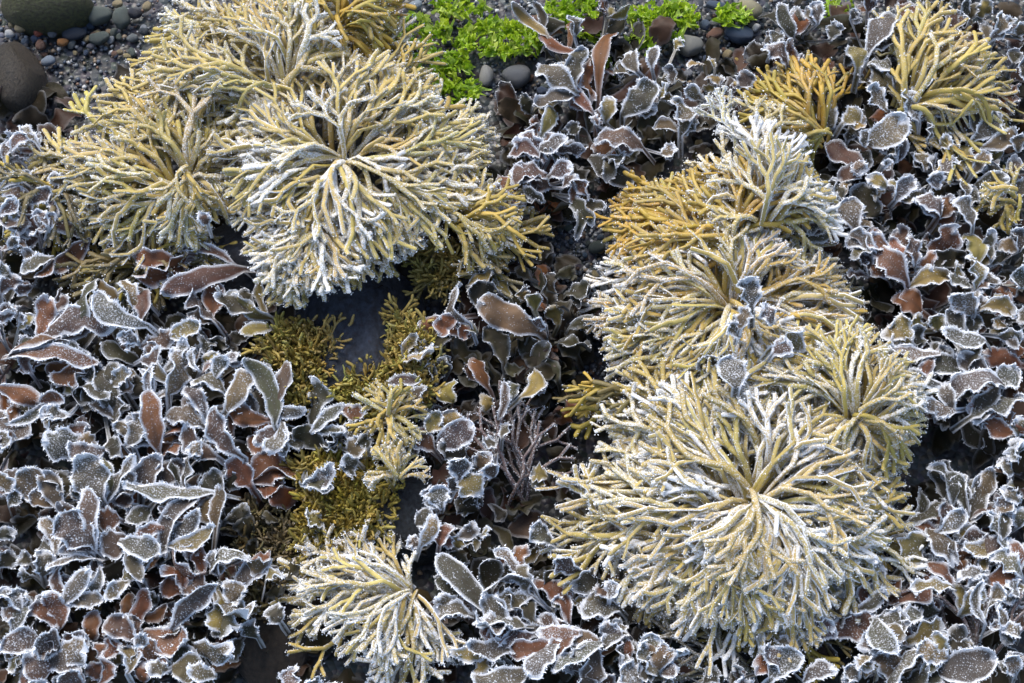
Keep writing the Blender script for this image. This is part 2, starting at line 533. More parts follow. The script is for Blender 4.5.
# thin wiry stems
for label, (cx, cy), L, ang, n, z in [
        ('wiry purple frosted stems branching upwards in the dark hollow at centre', (525, 505), 0.12, (60, 150), 6, 0.03),
        ('tangle of wiry purple frosted stems at the bottom right corner', (985, 660), 0.10, (50, 150), 6, 0.045),
        ('thin olive stems trailing along the bottom edge under the rosette', (745, 672), 0.11, (130, 200), 6, 0.045)]:
    C = P(cx, cy, z)
    t = thing('wiry_weed', label, 'seaweed', (C[0], C[1], 0), 'wiry stemmed weeds')
    for k in range(n):
        th = math.radians(random.uniform(*ang))
        off = random.uniform(0, 0.02)
        col = (0.07, 0.032, 0.036) if 'purple' in label else (0.12, 0.10, 0.03)
        build_frond(t, np.array([C[0], C[1], 0]), (C[0] + random.gauss(0, 0.008), C[1]), th, L * random.uniform(0.7, 1.1),
                    (lambda x, y, o=off, z=z: z + o), 0.0033, vary(col), 0.5, 3, 0.5, random.gauss(0, 2), 'stem', 5, 1.4, 0.9)

# ------------------------------------------------------------------ wrack plants: one blade = one part, its rime a sub-part
CODE = {'g': (0.085, 0.066, 0.030), 'o': (0.048, 0.040, 0.015), 'r': (0.20, 0.072, 0.022), 'p': (0.115, 0.055, 0.03), 'y': (0.28, 0.20, 0.045)}


def build_blade(parent, org, A, B, W, col, frost, rim=True, tail=None):
    NU, NW = (17, 7) if rim else (11, 5)
    VS = np.linspace(-1, 1, NW)
    L = float(np.linalg.norm(B - A))
    ax = unit((B - A)[None])[0]
    side = unit(np.cross(ax, [0, 0, 1.0])[None])[0]
    if abs(ax[2]) > 0.97:
        side = np.array([1.0, 0, 0])
    roll = random.gauss(0, 0.5)
    up = np.cross(side, ax)
    side, up = side * math.cos(roll) + up * math.sin(roll), up * math.cos(roll) - side * math.sin(roll)
    bend = random.gauss(0, 0.10) * L
    arch = random.uniform(-0.08, 0.24) * L
    curl = random.choice((0, 0, 0.12, 0.25, -0.2, -0.35)) * L
    u = np.sin(np.linspace(0, 1, NU) * math.pi / 2) ** 0.95
    tl = 0.22 if tail is not None else 0.0
    sp = np.zeros((NU, 3))
    for i, x in enumerate(u):
        if x < tl:
            q = x / tl
            sp[i] = tail * (1 - q) ** 2 + A * q * (2 - q)
        else:
            q = (x - tl) / (1 - tl)
            sp[i] = A + (B - A) * q + side * bend * 4 * q * (1 - q) + up * (arch * 4 * q * (1 - q) + curl * q ** 4)
        b = np.clip((u - tl) / (1 - tl), 0, 1)
    ea, ec = random.uniform(0.45, 0.95), random.uniform(0.38, 0.56)
    bm_ = ea / (ea + ec)
    prof = b ** ea * (1 - b) ** ec / (bm_ ** ea * (1 - bm_) ** ec)
    prof = np.maximum(prof, 0.30 * np.sqrt(np.maximum(0.02, 1 - b)))
    k1, k2 = random.uniform(1.4, 3.4), random.uniform(1.4, 3.4)
    f1, f2 = random.uniform(0, 6.3), random.uniform(0, 6.3)
    am = random.choice((0.06, 0.1, 0.14, 0.2))
    left = prof * (1 + am * np.sin(2 * math.pi * k1 * b + f1)) * (W / 2)
    right = prof * (1 + am * np.sin(2 * math.pi * k2 * b + f2)) * (W / 2)
    rufA = min(W * random.uniform(0.08, 0.34), L * 0.16) * np.clip(b * 2, 0, 1)
    cup = W * random.uniform(-0.2, 0.24)
    q1, q2 = random.uniform(0.9, 2.8), random.uniform(0.9, 2.8)
    g1, g2 = random.uniform(0, 6.3), random.uniform(0, 6.3)
    notch = random.choice((0, 0, 0.0, 0.16, 0.3)) * W
    G = np.zeros((NU, NW, 3))
    edge = np.zeros((NU, NW))
    for j, v in enumerate(VS):
        wv = np.where(v < 0, left, right)
        ruf = rufA * abs(v) ** 1.6 * (np.sin(2 * math.pi * q1 * b + g1) if v < 0 else np.sin(2 * math.pi * q2 * b + g2))
        h = ruf + cup * v * v * np.clip(b * 1.5, 0, 1)
        back = notch * (1 - abs(v)) ** 1.5 * np.clip((b - 0.6) / 0.4, 0, 1)
        G[:, j] = sp + side * (v * wv)[:, None] + up * h[:, None] - ax * back[:, None]
        edge[:, j] = np.minimum(wv * (1 - abs(v)), (1 - b) * L * 0.8) * 100      # cm
    G[:, :, :] += rng.normal(0, 0.0003, G.shape)
    i, j = np.meshgrid(np.arange(NU - 1), np.arange(NW - 1), indexing='ij')
    Q = np.stack([i * NW + j, i * NW + j + 1, (i + 1) * NW + j + 1, (i + 1) * NW + j], -1).reshape(-1, 4)
    V = G.reshape(-1, 3)
    rib = np.tile(np.exp(-(VS * 5) ** 2), (NU, 1)) * (1 - 0.7 * b)[:, None]
    at = {'edge': edge.ravel(), 'rib': rib.ravel()}
    # a second skin underneath gives the blade its thickness
    if rim:
        n = len(V)
        V2 = np.concatenate([V, V - up * 0.0009])
        Q = np.concatenate([Q, Q[:, ::-1] + n])
        V = V2
        at = {k: np.concatenate([a, a]) for k, a in at.items()}
    me = make_mesh('blade', V - org, Q, None, (M_BLADE,), 0, at)
    o = link('blade', me, parent, col + (frost,))
    if rim and frost > 0.12:
        i0 = int(NU * (tl * 0.5 + 0.12))
        loop = np.concatenate([G[i0:, 0], G[-1, 1:-1], G[i0:, -1][::-1]])
        outw = np.concatenate([-side + 0 * G[i0:, 0], ax + 0 * G[-1, 1:-1], side + 0 * G[i0:, -1]])
        seg = np.linalg.norm(np.diff(loop, axis=0), axis=1)
        cum = np.concatenate([[0], np.cumsum(seg)])
        npt = max(8, int(cum[-1] / 0.0022))
        tt = np.linspace(0, cum[-1], npt)
        path = np.stack([np.interp(tt, cum, loop[:, k]) for k in range(3)], 1)
        ow = np.stack([np.interp(tt, cum, outw[:, k]) for k in range(3)], 1)
        wav = 0.55 + 0.55 * np.sin(tt * rng.uniform(120, 260) + rng.uniform(0, 6)) * np.sin(tt * rng.uniform(40, 90) + rng.uniform(0, 6))
        rad = (0.0004 + 0.0014 * frost) * np.clip(wav, 0.12, 1.2) * rng.uniform(0.5, 1.35, npt)
        RV, RQ, RN, _ = sweep(path, rad * 2 * 0.62, 0.9, 0, 3)
        ns = int(cum[-1] / 0.0010 * (0.35 + frost))
        idx = rng.integers(0, npt, ns)
        SV, ST = spikes(path[idx] + rng.normal(0, 0.0006, (ns, 3)), ow[idx] + np.array([0, 0, 0.5]),
                        rng.uniform(0.0008, 0.0026, ns) * (0.45 + 0.8 * frost), rng.uniform(0.0003, 0.0007, ns))
        # grains of rime lying on the blade
        ng = int(frost ** 2 * L * W * 0.5 / 1.7e-6)
        if ng:
            ii = rng.integers(int(NU * 0.3), NU - 1, ng)
            jj = rng.integers(0, NW - 1, ng)
            a, c = rng.random((ng, 1)), rng.random((ng, 1))
            gp = (G[ii, jj] * (1 - a) + G[ii + 1, jj] * a) * (1 - c) + (G[ii, jj + 1] * (1 - a) + G[ii + 1, jj + 1] * a) * c
            upv = up if up[2] > 0 else -up
            GV, GT = spikes(gp, np.tile(upv, (ng, 1)), rng.uniform(0.0003, 0.0011, ng), rng.uniform(0.00016, 0.00045, ng))
            ST = np.concatenate([ST, GT + len(SV)])
            SV = np.concatenate([SV, GV])
        me = make_mesh('frost_rim', np.concatenate([RV, SV]) - org, RQ, ST + len(RV), (M_FROST,))
        link('frost_rim', me, o)
    return o


# holdfast px, label
PLANTS = [
    (45, 262, 'purple-brown frosted wrack at the left edge below the pale finger weed'),
    (14, 358, 'red-brown wrack whose long frosted straps spread right from the left edge'),
    (128, 300, 'wrack with one white-furred oval blade and curled yellow tips'),
    (222, 262, 'long-stalked brown wrack reaching towards the mop with ruffled frosted blades'),
    (95, 385, 'dark wrack with a coiled white-rimmed blade left of the upright ovals'),
    (188, 395, 'dense bunch of upright grey oval blades with thick frost left of the rock'),
    (272, 420, 'wrack forking into three grey ovals beside the yellow moss patch'),
    (20, 430, 'frosted grey wrack curled at the left edge above the big furry blade'),
    (318, 440, 'dull olive wrack with frosted tips between moss and rust blade'),
    (85, 505, 'wrack with the largest white-speckled blades at lower left'),
    (165, 492, 'grey-green wrack with a long wavy strap at lower left'),
    (248, 482, 'rust-red lobed wrack with thin white edges lying over the dark rock'),
    (50, 592, 'purple frosted wrack with ragged curls near the lower left edge'),
    (128, 555, 'wrack with a pale cupped blade in the middle of the lower left mass'),
    (212, 575, 'ring of plump grey ovals at the rim of the dark rock'),
    (40, 650, 'wrack with paired frosted ovals in the bottom left corner'),
    (125, 645, 'rust and purple wrack at the bottom edge near the left corner'),
    (200, 655, 'grey wavy wrack at the bottom edge left of the bluish forking weed'),
    (262, 610, 'dull unfrosted brown wrack lying flat on the dark rock'),
    (480, 318, 'wavy white-rimmed wrack above the dark hollow at centre'),
    (548, 345, 'dark olive unfrosted wrack hanging down into the centre hollow'),
    (585, 300, 'limp brown wrack beside the gravel gap'),
    (425, 420, 'wrack with one furry grey blade and yellow cupped tips right of the star tuft'),
    (500, 420, 'slim wrack with a yellow cupped tip at the top of the wiry stems'),
    (440, 520, 'chain of small round frosted lobes beside the bare rock patch'),
    (478, 600, 'wrack with one long plain olive blade below the hollow'),
    (565, 630, 'spreading grey wrack with thick white blades at the bottom centre'),
    (600, 580, 'rounded greyish wrack tucked under the left rim of the rosette'),
    (640, 650, 'frosted lobed wrack at the bottom edge right of centre'),
    (592, 95, 'tall rust-brown ribbon wrack among the sea lettuce at the top'),
    (535, 190, 'purple-brown frilled wrack right of the straw-coloured mop'),
    (622, 140, 'dark brown wrack with speckled lobes above the gravel gap'),
    (655, 95, 'grey wrack with white scalloped rims left of the upper right pebbles'),
    (712, 108, 'yellow-tipped wrack just below the pebbles at upper right'),
    (800, 45, 'brown and grey wrack at the top edge right of the pebbles'),
    (868, 62, 'wrack with a tall frosted fan blade at the top edge'),
    (845, 135, 'wrack with four small round lobes over the yellow tuft'),
    (900, 115, 'heavily furred white wrack between the two yellow tufts'),
    (870, 185, 'wrack with a big white-speckled oval blade and rust underside'),
    (950, 170, 'grey wavy wrack near the right edge below the pale yellow tuft'),
    (885, 215, 'rust-flushed wrack with scalloped frosted rim above the black gap'),
    (835, 218, 'thin frosted wrack draped right of the coral-like white tuft'),
    (970, 30, 'wrack with a yellow lobe in the top right corner'),
    (885, 275, 'rust-brown wrack hanging over the black gap right of the golden weed'),
    (975, 280, 'yellow-olive wrack with rounded lobes at the right edge'),
    (945, 330, 'wrack with a bright white furry oval at the right of the mound'),
    (900, 380, 'fan of grey frosted straps pointing left towards the mound'),
    (990, 405, 'grey and rust wrack at the right edge above the dark pit'),
    (750, 300, 'small white curled wrack perched on the yellow dome'),
    (778, 340, 'yellow-centred furry wrack blade perched between dome and rosette'),
    (728, 372, 'dark wrack with one white coiled tip sunk in the rosette edge'),
    (935, 505, 'olive wrack with paired upright blades below the dark pit'),
    (900, 535, 'wrack with pale ring-shaped curled blades right of the rosette'),
    (1000, 540, 'brilliant white wrack curls at the right edge near the bottom'),
    (930, 590, 'amber and rust wrack with arched frosted blade at lower right'),
    (870, 625, 'brown wrack with a grey three-lobed blade at the bottom below the rosette'),
    (935, 660, 'broad wavy grey-olive wrack at the bottom right'),
    (780, 665, 'wrack with two rounded furry lobes at the bottom below the rosette'),
    (90, 225, 'small furred wrack blades poking through the pale fan at left'),
]
# traced blades: tile origin, then base x y, tip x y, width (thirds of a pixel), colour letter, frost digit
TRACED = {
    (0, 0): '20 480 60 420 45p8;40 450 90 400 50p8;110 430 60 380 40g8;0 640 60 600 50p8;100 600 150 560 50p8;20 670 90 660 50p8;170 640 120 590 40p7;240 640 200 600 50r6;10 560 90 520 40p8;200 560 150 520 40g7;60 600 20 560 50p8;140 680 100 640 45p8;240 570 230 515 65g8;285 640 265 605 60y5;240 670 215 615 60r5;60 540 40 540 40g7;60 640 40 600 45p6;110 660 70 610 50p6;150 620 165 550 30p8;30 590 20 520 40p7;110 700 60 640 60p5;190 650 150 640 40p6;330 660 300 670 40p5;620 670 600 640 50p7',
    (342, 0): '600 95 505 30 55y3;590 95 575 8 45o2;770 270 790 50 75r2;800 50 862 18 50y4;790 40 770 0 40r3;690 150 590 92 45r2;695 105 680 45 40o5;750 190 772 285 55r3;690 270 588 200 75g7;700 245 722 145 75g6;745 330 690 265 50r5;880 205 858 138 65g7;930 205 940 138 42g6;840 245 840 185 40o3;850 335 935 255 85g7;885 290 920 238 60g7;930 345 895 315 60o2;990 245 985 200 45g6;955 295 988 260 50y6;1010 395 990 295 75g8;1000 150 1020 118 50y4;790 360 806 288 55y6;765 375 745 350 40p7;590 315 665 288 48y3;560 335 540 280 50o2;600 405 658 325 62y6;540 420 590 370 50r5;600 415 570 350 60r3;600 475 525 410 85p7;600 445 664 400 60g7;640 455 725 462 62g6;700 400 680 368 50o3;885 440 765 400 90p6;830 425 882 445 50p7;755 480 865 545 80o5;790 475 830 500 60o5;600 525 508 500 85p6;630 525 692 500 62p7;540 605 452 560 60p6;600 605 540 570 60o6;525 620 490 600 50p6;690 545 740 592 50r7;665 560 700 525 40p6;695 600 742 665 62o5;600 640 695 620 80o1;950 400 895 345 90o1;960 460 1000 440 50g6;620 560 560 540 60p6;720 320 690 300 60r3;800 430 760 440 70r3',
    (684, 0): '60 195 20 180 42y4;90 205 68 178 42y4;100 255 80 218 50y5;170 255 190 218 60g6;50 295 15 250 62g8;120 315 80 285 70p7;20 335 0 365 70g8;160 335 138 290 60p6;320 105 278 15 75o5;270 135 290 98 50o5;400 65 400 0 62g7;360 75 330 20 50o4;440 115 464 65 62o5;500 55 512 28 45o5;550 35 562 0 60p5;560 135 625 15 85g8;600 115 655 55 62g6;300 195 238 140 62p7;345 205 320 150 52r5;360 190 340 175 40p6;520 205 520 125 85y6;485 195 500 150 45o4;450 205 420 170 34r1;650 185 662 138 70o3;560 195 645 212 82g7;620 265 578 208 62y6;600 325 548 260 85g8;560 255 520 220 50o5;700 295 755 238 95g9;670 325 658 270 62g8;700 355 668 300 52g8;750 355 815 258 72g7;740 345 825 308 62g7;440 375 428 308 64g7;480 365 525 325 72y7;480 395 438 368 52y4;490 415 502 368 55o4;530 495 428 420 92p4;520 485 532 512 52g8;570 425 655 365 112g8;540 435 560 388 50g7;590 330 560 372 62r1;610 465 652 430 62o6;600 500 622 480 34g7;730 435 742 368 62g6;770 435 802 410 42y6;700 395 690 355 62r1;840 405 828 355 62r1;880 405 952 335 82g8;910 435 995 388 62g7;850 505 848 418 72y6;870 515 912 455 62g6;720 505 698 448 62g6;760 525 802 468 52g7;930 480 938 448 46y3;880 565 975 538 82o5;960 535 1002 488 62g5;900 595 962 570 52r4;600 565 558 528 52y6;650 565 618 540 52y6;640 595 705 535 72g8;760 565 760 528 62g8;830 615 842 538 82g7;860 665 828 590 82g7;760 655 815 598 92r5;760 645 698 590 82p7;570 635 515 555 92o4;480 605 450 528 62g7;430 605 442 560 52g6;510 675 490 598 82g8;400 665 350 682 62o6;780 95 832 35 82p6;870 35 925 8 62y4;940 95 965 38 62g7;920 115 985 58 52g7;1000 105 1012 78 52g6;850 65 830 0 52o4;760 35 720 0 52o4;700 35 640 62 72r3;990 185 1002 150 52o4;1000 300 975 260 60r2;940 320 1000 290 50r3;1000 450 1010 400 60g6;700 560 660 520 60g6',
    (0, 228): '10 60 60 20 50p7;40 150 0 100 50g7;10 200 60 150 50p6;60 240 20 280 50p7;0 280 40 230 50p8;90 180 40 180 50p6;255 48 162 132 72r4;150 92 58 112 72g7;130 10 235 22 60p6;700 132 488 202 92p6;680 102 538 66 44r6;545 90 418 162 72r6;285 170 235 292 62g7;425 282 288 202 95g9;430 215 358 178 60g7;370 170 418 248 52y7;640 272 568 200 82g6;745 242 638 205 72o5;800 262 698 180 54y5;800 302 718 312 52y6;120 332 147 203 62r6;130 332 262 248 72p6;150 335 345 300 85p7;40 390 205 338 54r7;42 392 305 410 64r7;110 345 62 350 44g6;410 345 352 328 50g9;430 352 522 318 64p6;430 392 492 358 50p8;410 402 298 365 84o4;370 482 328 402 84g7;340 470 388 420 52g8;290 430 335 535 72o5;250 482 322 530 52g7;340 575 342 488 64g7;230 402 178 485 84r4;130 522 205 490 54r6;200 470 218 492 40y6;0 482 125 522 64r5;30 582 135 530 46g8;0 560 85 622 82g6;200 562 118 560 62g8;240 642 128 640 92o8;300 665 200 660 72g8;380 645 428 555 74g8;430 560 442 632 44o6;510 482 542 365 78g8;500 422 558 333 48g8;520 322 605 288 72y8;620 382 605 318 48o5;650 370 675 325 60o2;600 422 580 358 34g8;640 412 624 372 54y7;660 482 578 438 68g8;650 442 684 382 54g8;680 400 712 370 38g8;680 545 742 428 88g7;690 535 752 480 44g8;450 502 408 418 92o4;455 500 452 415 30g9;610 562 552 473 58g7;600 592 498 538 74g8;725 675 648 538 74p7;470 645 438 488 92r6;560 622 498 580 52r5;640 675 558 588 60p6;700 602 745 500 60r3;812 567 742 405 78g7;785 455 802 408 54o6;830 500 838 460 52o3;840 582 748 662 72r5;840 590 798 668 64g8;850 590 895 662 78o6;820 542 908 545 52o6;930 585 962 455 88o5;940 605 1015 525 52g8;960 655 878 598 92o3;975 655 1005 618 82o7;490 680 540 640 60r5;660 640 620 600 60p6;60 300 100 260 40y5;30 60 60 30 50g6;90 430 60 380 50p6;200 620 260 590 60p5;600 680 570 660 50g8;330 640 350 680 60o6;900 640 930 600 70o2;160 250 200 200 40p5;10 330 10 240 40p6;0 620 20 660 50g8',
    (342, 228): '375 275 318 175 64g8;380 172 455 138 62y6;465 205 378 188 84o5;500 205 458 150 54y5;550 215 540 178 44y5;575 245 550 198 62y5;565 302 405 228 105g7;605 295 558 268 54p8;605 245 570 220 44r2;340 315 225 290 72r5;350 275 288 315 62r6;400 315 350 290 44g5;645 285 620 232 54y2;680 195 745 180 72o2;735 185 700 232 62o2;600 185 528 130 62o2;690 295 755 268 44o3;775 312 700 300 82o1;650 345 745 352 62o2;620 375 525 330 92o2;480 405 430 300 82o2;590 425 612 338 82o2;530 425 488 442 62o2;440 475 408 380 62r3;420 415 328 350 72o1;190 392 278 368 64y7;245 405 228 358 52y5;330 515 318 455 74y6;200 525 265 488 62g6;140 472 235 458 52p7;320 425 290 388 44o4;280 455 258 408 52o4;540 495 575 418 64y6;510 505 498 458 44g5;300 645 395 588 95g8;330 605 318 545 64y7;260 605 292 548 46y7;460 645 438 650 52g7;480 625 492 585 54g7;270 665 208 630 72r5;360 685 288 640 84o5;0 540 78 560 54r6;0 602 46 620 62g7;20 665 52 650 62g7;80 655 60 618 52o6;215 675 198 650 54g5;430 545 428 498 44y4;470 562 484 458 40p7;690 545 660 585 44r1;700 520 680 545 40r1;560 340 600 300 70o2;700 380 660 350 80o1;560 440 640 420 70o1;500 330 560 310 60o2;650 140 700 120 50o1;640 230 680 250 60o2;560 150 520 120 50o2;380 440 400 380 60o1;590 500 560 450 60o1;640 450 600 400 70o2;300 420 260 440 50r2;250 470 270 420 60o3',
    (684, 228): '430 22 348 10 54g7;565 62 488 28 64g9;605 62 538 38 64r6;655 145 578 58 74r6;690 105 668 28 64p6;550 135 508 88 64p5;605 145 558 88 54r5;720 105 795 0 95r5;870 105 858 8 84y5;920 85 910 8 64o5;960 85 900 105 54o4;1000 65 978 8 74g6;690 172 805 138 74y5;700 142 745 120 44y5;870 175 858 82 74y7;830 165 798 108 44y6;900 175 925 148 64g6;855 252 798 198 74g9;870 245 872 178 64g8;900 245 995 262 64y7;910 215 985 210 54r3;1010 175 1012 108 64g7;700 245 638 198 95r3;720 305 688 258 64y5;760 305 760 256 54y5;680 345 648 258 74y7;690 365 668 298 84o6;830 325 798 238 64o6;860 315 884 258 64o5;885 335 765 330 74g9;770 405 792 358 54o6;745 378 605 392 64g9;625 435 578 408 46g8;755 475 598 478 74o7;840 435 698 428 74o6;935 470 785 492 84g9;800 545 718 518 74g9;900 435 858 398 54o5;1005 412 898 378 84r3;1015 365 978 358 64r2;930 455 1005 428 74g8;880 555 1015 488 84g9;985 605 898 558 74r6;920 545 848 538 64r5;1000 620 1000 585 64g7;1000 675 985 650 64g8;950 325 1015 320 54g7;200 235 178 155 74g9;170 295 192 238 64g8;260 285 228 240 74p9;165 325 128 290 44g8;270 355 345 298 92y8;270 375 302 348 62p8;340 385 362 340 44r1;130 455 55 388 84o4;155 465 152 375 84g9;950 180 1000 170 60r3;640 110 620 60 60r5;740 60 720 20 60p4;780 420 720 440 60o5;660 400 640 360 60o5;820 360 850 400 50o5;960 300 920 290 50y5',
    (0, 455): '105 135 78 38 104g7;175 155 128 48 84g6;292 115 258 8 124g9;240 125 228 78 54g7;185 125 170 68 54o5;310 112 405 58 64g8;330 132 415 8 54g7;430 105 485 8 94g6;450 95 548 18 74g6;560 95 582 0 64o6;600 105 658 48 64o5;745 85 698 8 94r5;750 75 845 8 115r4;760 85 915 72 84r4;910 85 995 38 64g8;600 112 375 122 74g8;590 135 478 182 74r5;650 215 685 98 94g7;680 195 745 150 64o3;265 255 175 178 115p9;280 262 260 98 64p8;160 285 108 188 64g8;130 355 128 288 74g7;290 292 175 290 44p8;350 195 288 202 64r7;380 255 298 272 84p7;440 165 378 202 64o5;440 275 605 165 74o7;520 265 648 218 64y8;370 262 478 292 74g9;410 355 388 278 84g8;430 295 495 268 64r3;600 352 495 308 84r7;600 275 558 292 74p5;650 355 618 298 64g8;640 345 728 288 84g8;740 312 805 330 64g7;790 342 708 382 64g7;800 375 836 358 54y6;620 405 558 368 84p6;540 405 478 338 74r5;530 505 636 375 64g8;690 445 680 375 64g8;660 442 638 525 84y7;660 452 738 492 94g8;700 420 722 445 44g7;590 570 708 580 84g8;450 535 568 562 84r6;400 505 442 398 64r3;380 385 318 435 54g8;285 320 138 342 54g8;200 435 275 340 64g8;180 505 138 408 84r7;190 445 190 358 64p6;40 515 62 415 74g8;100 495 48 502 54o6;60 465 0 398 64g9;100 365 58 350 54g7;130 450 108 430 44o5;90 320 65 308 44g6;400 555 308 498 84p7;360 490 405 535 64g9;280 545 280 468 64r5;380 645 368 568 54y8;360 620 340 600 44y4;440 565 408 538 44g9;480 605 428 558 74r5;110 562 0 582 94p8;60 602 28 645 64g7;170 582 108 568 84g8;190 592 276 590 84g8;120 665 88 588 94p8;150 622 225 620 64g7;310 605 344 548 54r6;240 685 178 660 84p7;300 675 312 598 64r5;430 675 432 628 64r5;520 642 608 655 94g7;500 642 448 630 54g7;640 662 558 640 64g8;770 545 758 515 64o5;840 505 825 485 64o5;770 470 750 450 44y3;970 205 950 200 70y4;930 335 930 268 62y5;760 300 740 270 64o1;745 240 720 215 70o1;830 205 800 195 64o1;850 330 880 360 60o1;800 420 840 400 60o1;720 560 690 610 60o3;0 60 40 100 60g6;0 250 50 240 50o4;470 440 430 420 50o4;520 560 500 600 50o4;30 150 60 120 50o5;0 330 40 290 60o5',
    (342, 455): '45 25 10 20 64g7;350 65 338 5 64g8;320 105 332 75 64g7;365 62 400 100 84y8;410 35 434 0 60g6;450 65 428 28 54p7;300 155 290 98 74g8;225 205 264 168 74o6;240 265 285 188 64y8;225 275 202 258 44g7;265 135 248 108 54p7;295 265 324 208 64r6;350 245 406 210 64g7;420 240 440 222 40y6;340 280 350 262 54y5;370 112 405 155 54o2;400 165 380 130 74o2;430 465 286 298 95o6;380 445 296 348 74o5;440 405 428 308 84o3;340 475 286 418 74g7;380 485 275 478 64g8;575 422 445 358 74g9;530 362 454 288 64g8;625 262 556 225 74g6;665 495 558 378 64r6;530 505 425 448 84g9;520 512 395 522 74g9;600 515 466 450 94g8;560 542 478 562 64p7;500 572 374 582 64g8;420 602 336 600 54y6;640 545 588 488 84p7;705 532 598 518 64r9;640 562 556 655 94g8;540 642 386 672 74g8;590 562 518 602 54o6;760 572 636 662 84g9;740 582 688 655 84g8;830 542 776 508 64g8;850 542 776 570 54g8;850 545 828 622 64o7;900 580 945 548 54g8;940 645 886 568 94g9;930 605 952 550 64g8;1000 592 966 600 44g8;1010 600 1020 570 44g8;890 685 848 648 84g9;960 655 1005 638 50p8;820 455 734 418 94g8;760 355 698 402 84o6;800 425 800 375 54g9;700 345 648 298 84p7;695 440 725 462 46y5;665 455 645 440 46y5;620 425 654 328 74o2;560 365 608 370 64o2;530 302 588 290 54y2;610 65 580 60 54y3;480 380 520 340 60o3;660 620 700 580 60o4;470 660 440 620 60o4;560 470 620 440 70o2;640 380 600 340 70o1;330 600 370 560 60o4',
    (684, 455): '795 135 728 38 84o6;670 195 775 138 64o6;775 205 792 155 84p8;770 225 845 170 64g9;740 235 825 302 84g7;660 325 724 238 94y7;840 175 788 48 64o5;850 195 904 58 64o6;880 135 922 38 54g6;900 245 826 230 54y7;920 265 826 292 64y7;960 275 898 178 74g9;1000 355 918 298 74g9;980 135 948 152 64g8;1005 135 968 98 54g8;980 55 938 40 64g7;1000 215 1015 185 64g7;830 345 758 318 84r5;900 355 838 350 44g9;830 475 884 388 74y7;640 435 745 358 95r6;795 402 676 402 64y8;760 465 708 430 64o4;625 402 578 412 74p3;530 455 605 398 54g7;540 385 595 328 84g8;440 525 575 498 84r7;370 545 434 488 74p8;570 495 678 512 74g8;580 505 634 595 94g9;700 475 648 490 54g8;690 555 788 530 84y6;780 605 698 568 64y8;830 605 842 578 64y6;620 685 694 558 105g8;780 645 936 608 115g7;850 595 818 508 74o5;870 545 882 500 34y1;290 645 228 578 74g8;270 665 354 600 94g9;340 595 268 550 54g7;370 675 455 638 64g8;540 605 518 642 54y8;575 645 560 618 64y6;600 665 600 618 54g6;900 490 888 380 40g8;960 500 920 460 50g8;1000 540 960 520 60g8;990 650 960 600 60g8;920 430 960 400 50g8;700 330 740 300 60o4;860 300 820 330 60r4;1000 420 970 380 60g9;720 670 760 640 60o6;660 560 640 520 60g8;520 670 480 640 60g7;60 680 100 640 60o5;160 670 140 630 60o5',
}

plant_obj = {}


def plant_for(px, py):
    k = min(range(len(PLANTS)), key=lambda i: (PLANTS[i][0] - px) ** 2 + (PLANTS[i][1] - py) ** 2)
    if k not in plant_obj:
        x, y, lab = PLANTS[k]
        c = P(x, y, 0.02)
        plant_obj[k] = (thing('wrack_plant', lab, 'seaweed', (c[0], c[1], 0.0), 'bladed wrack plants'), np.array([c[0], c[1], 0.0]))
    return k, plant_obj[k]


def mound(px, py):
    """height of the finger-weed mounds the wrack lies on"""
    h = 0.0
    for (cx, cy, rx, ry, hh) in ((752, 480, 165, 150, 0.10), (735, 310, 120, 90, 0.085), (700, 235, 100, 60, 0.05), (340, 170, 130, 120, 0.08), (190, 170, 130, 90, 0.05)):
        q = ((px - cx) / rx) ** 2 + ((py - cy) / ry) ** 2
        if q < 1:
            h = max(h, hh * (1 - q * q) + 0.02)
    return h


GREYS = ((0.13, 0.098, 0.036), (0.105, 0.08, 0.042), (0.15, 0.095, 0.036), (0.075, 0.064, 0.026), (0.09, 0.06, 0.04))


def tint(c):
    return vary(random.choice(GREYS) if c == 'g' else CODE[c], 0.25)


BARE = ((0, 0, 160, 62), (385, 0, 560, 100), (675, 0, 768, 74), (560, 205, 645, 330), (310, 300, 390, 400), (375, 480, 422, 560), (248, 520, 305, 640), (215, 205, 265, 262), (880, 430, 1010, 490))


def bare(x, y):
    return any(a <= x <= c and b <= y <= d for a, b, c, d in BARE)


blades = []
for (ox, oy), s in TRACED.items():
    for it in s.split(';'):
        a = it.split()
        bx, by, tx, ty = (float(v) / 2.994 for v in a[:4])
        wv, c, f = float(a[4][:-2]) / 2.994, a[4][-2], int(a[4][-1])
        blades.append((bx + ox, by + oy, tx + ox, ty + oy, wv, c, f))

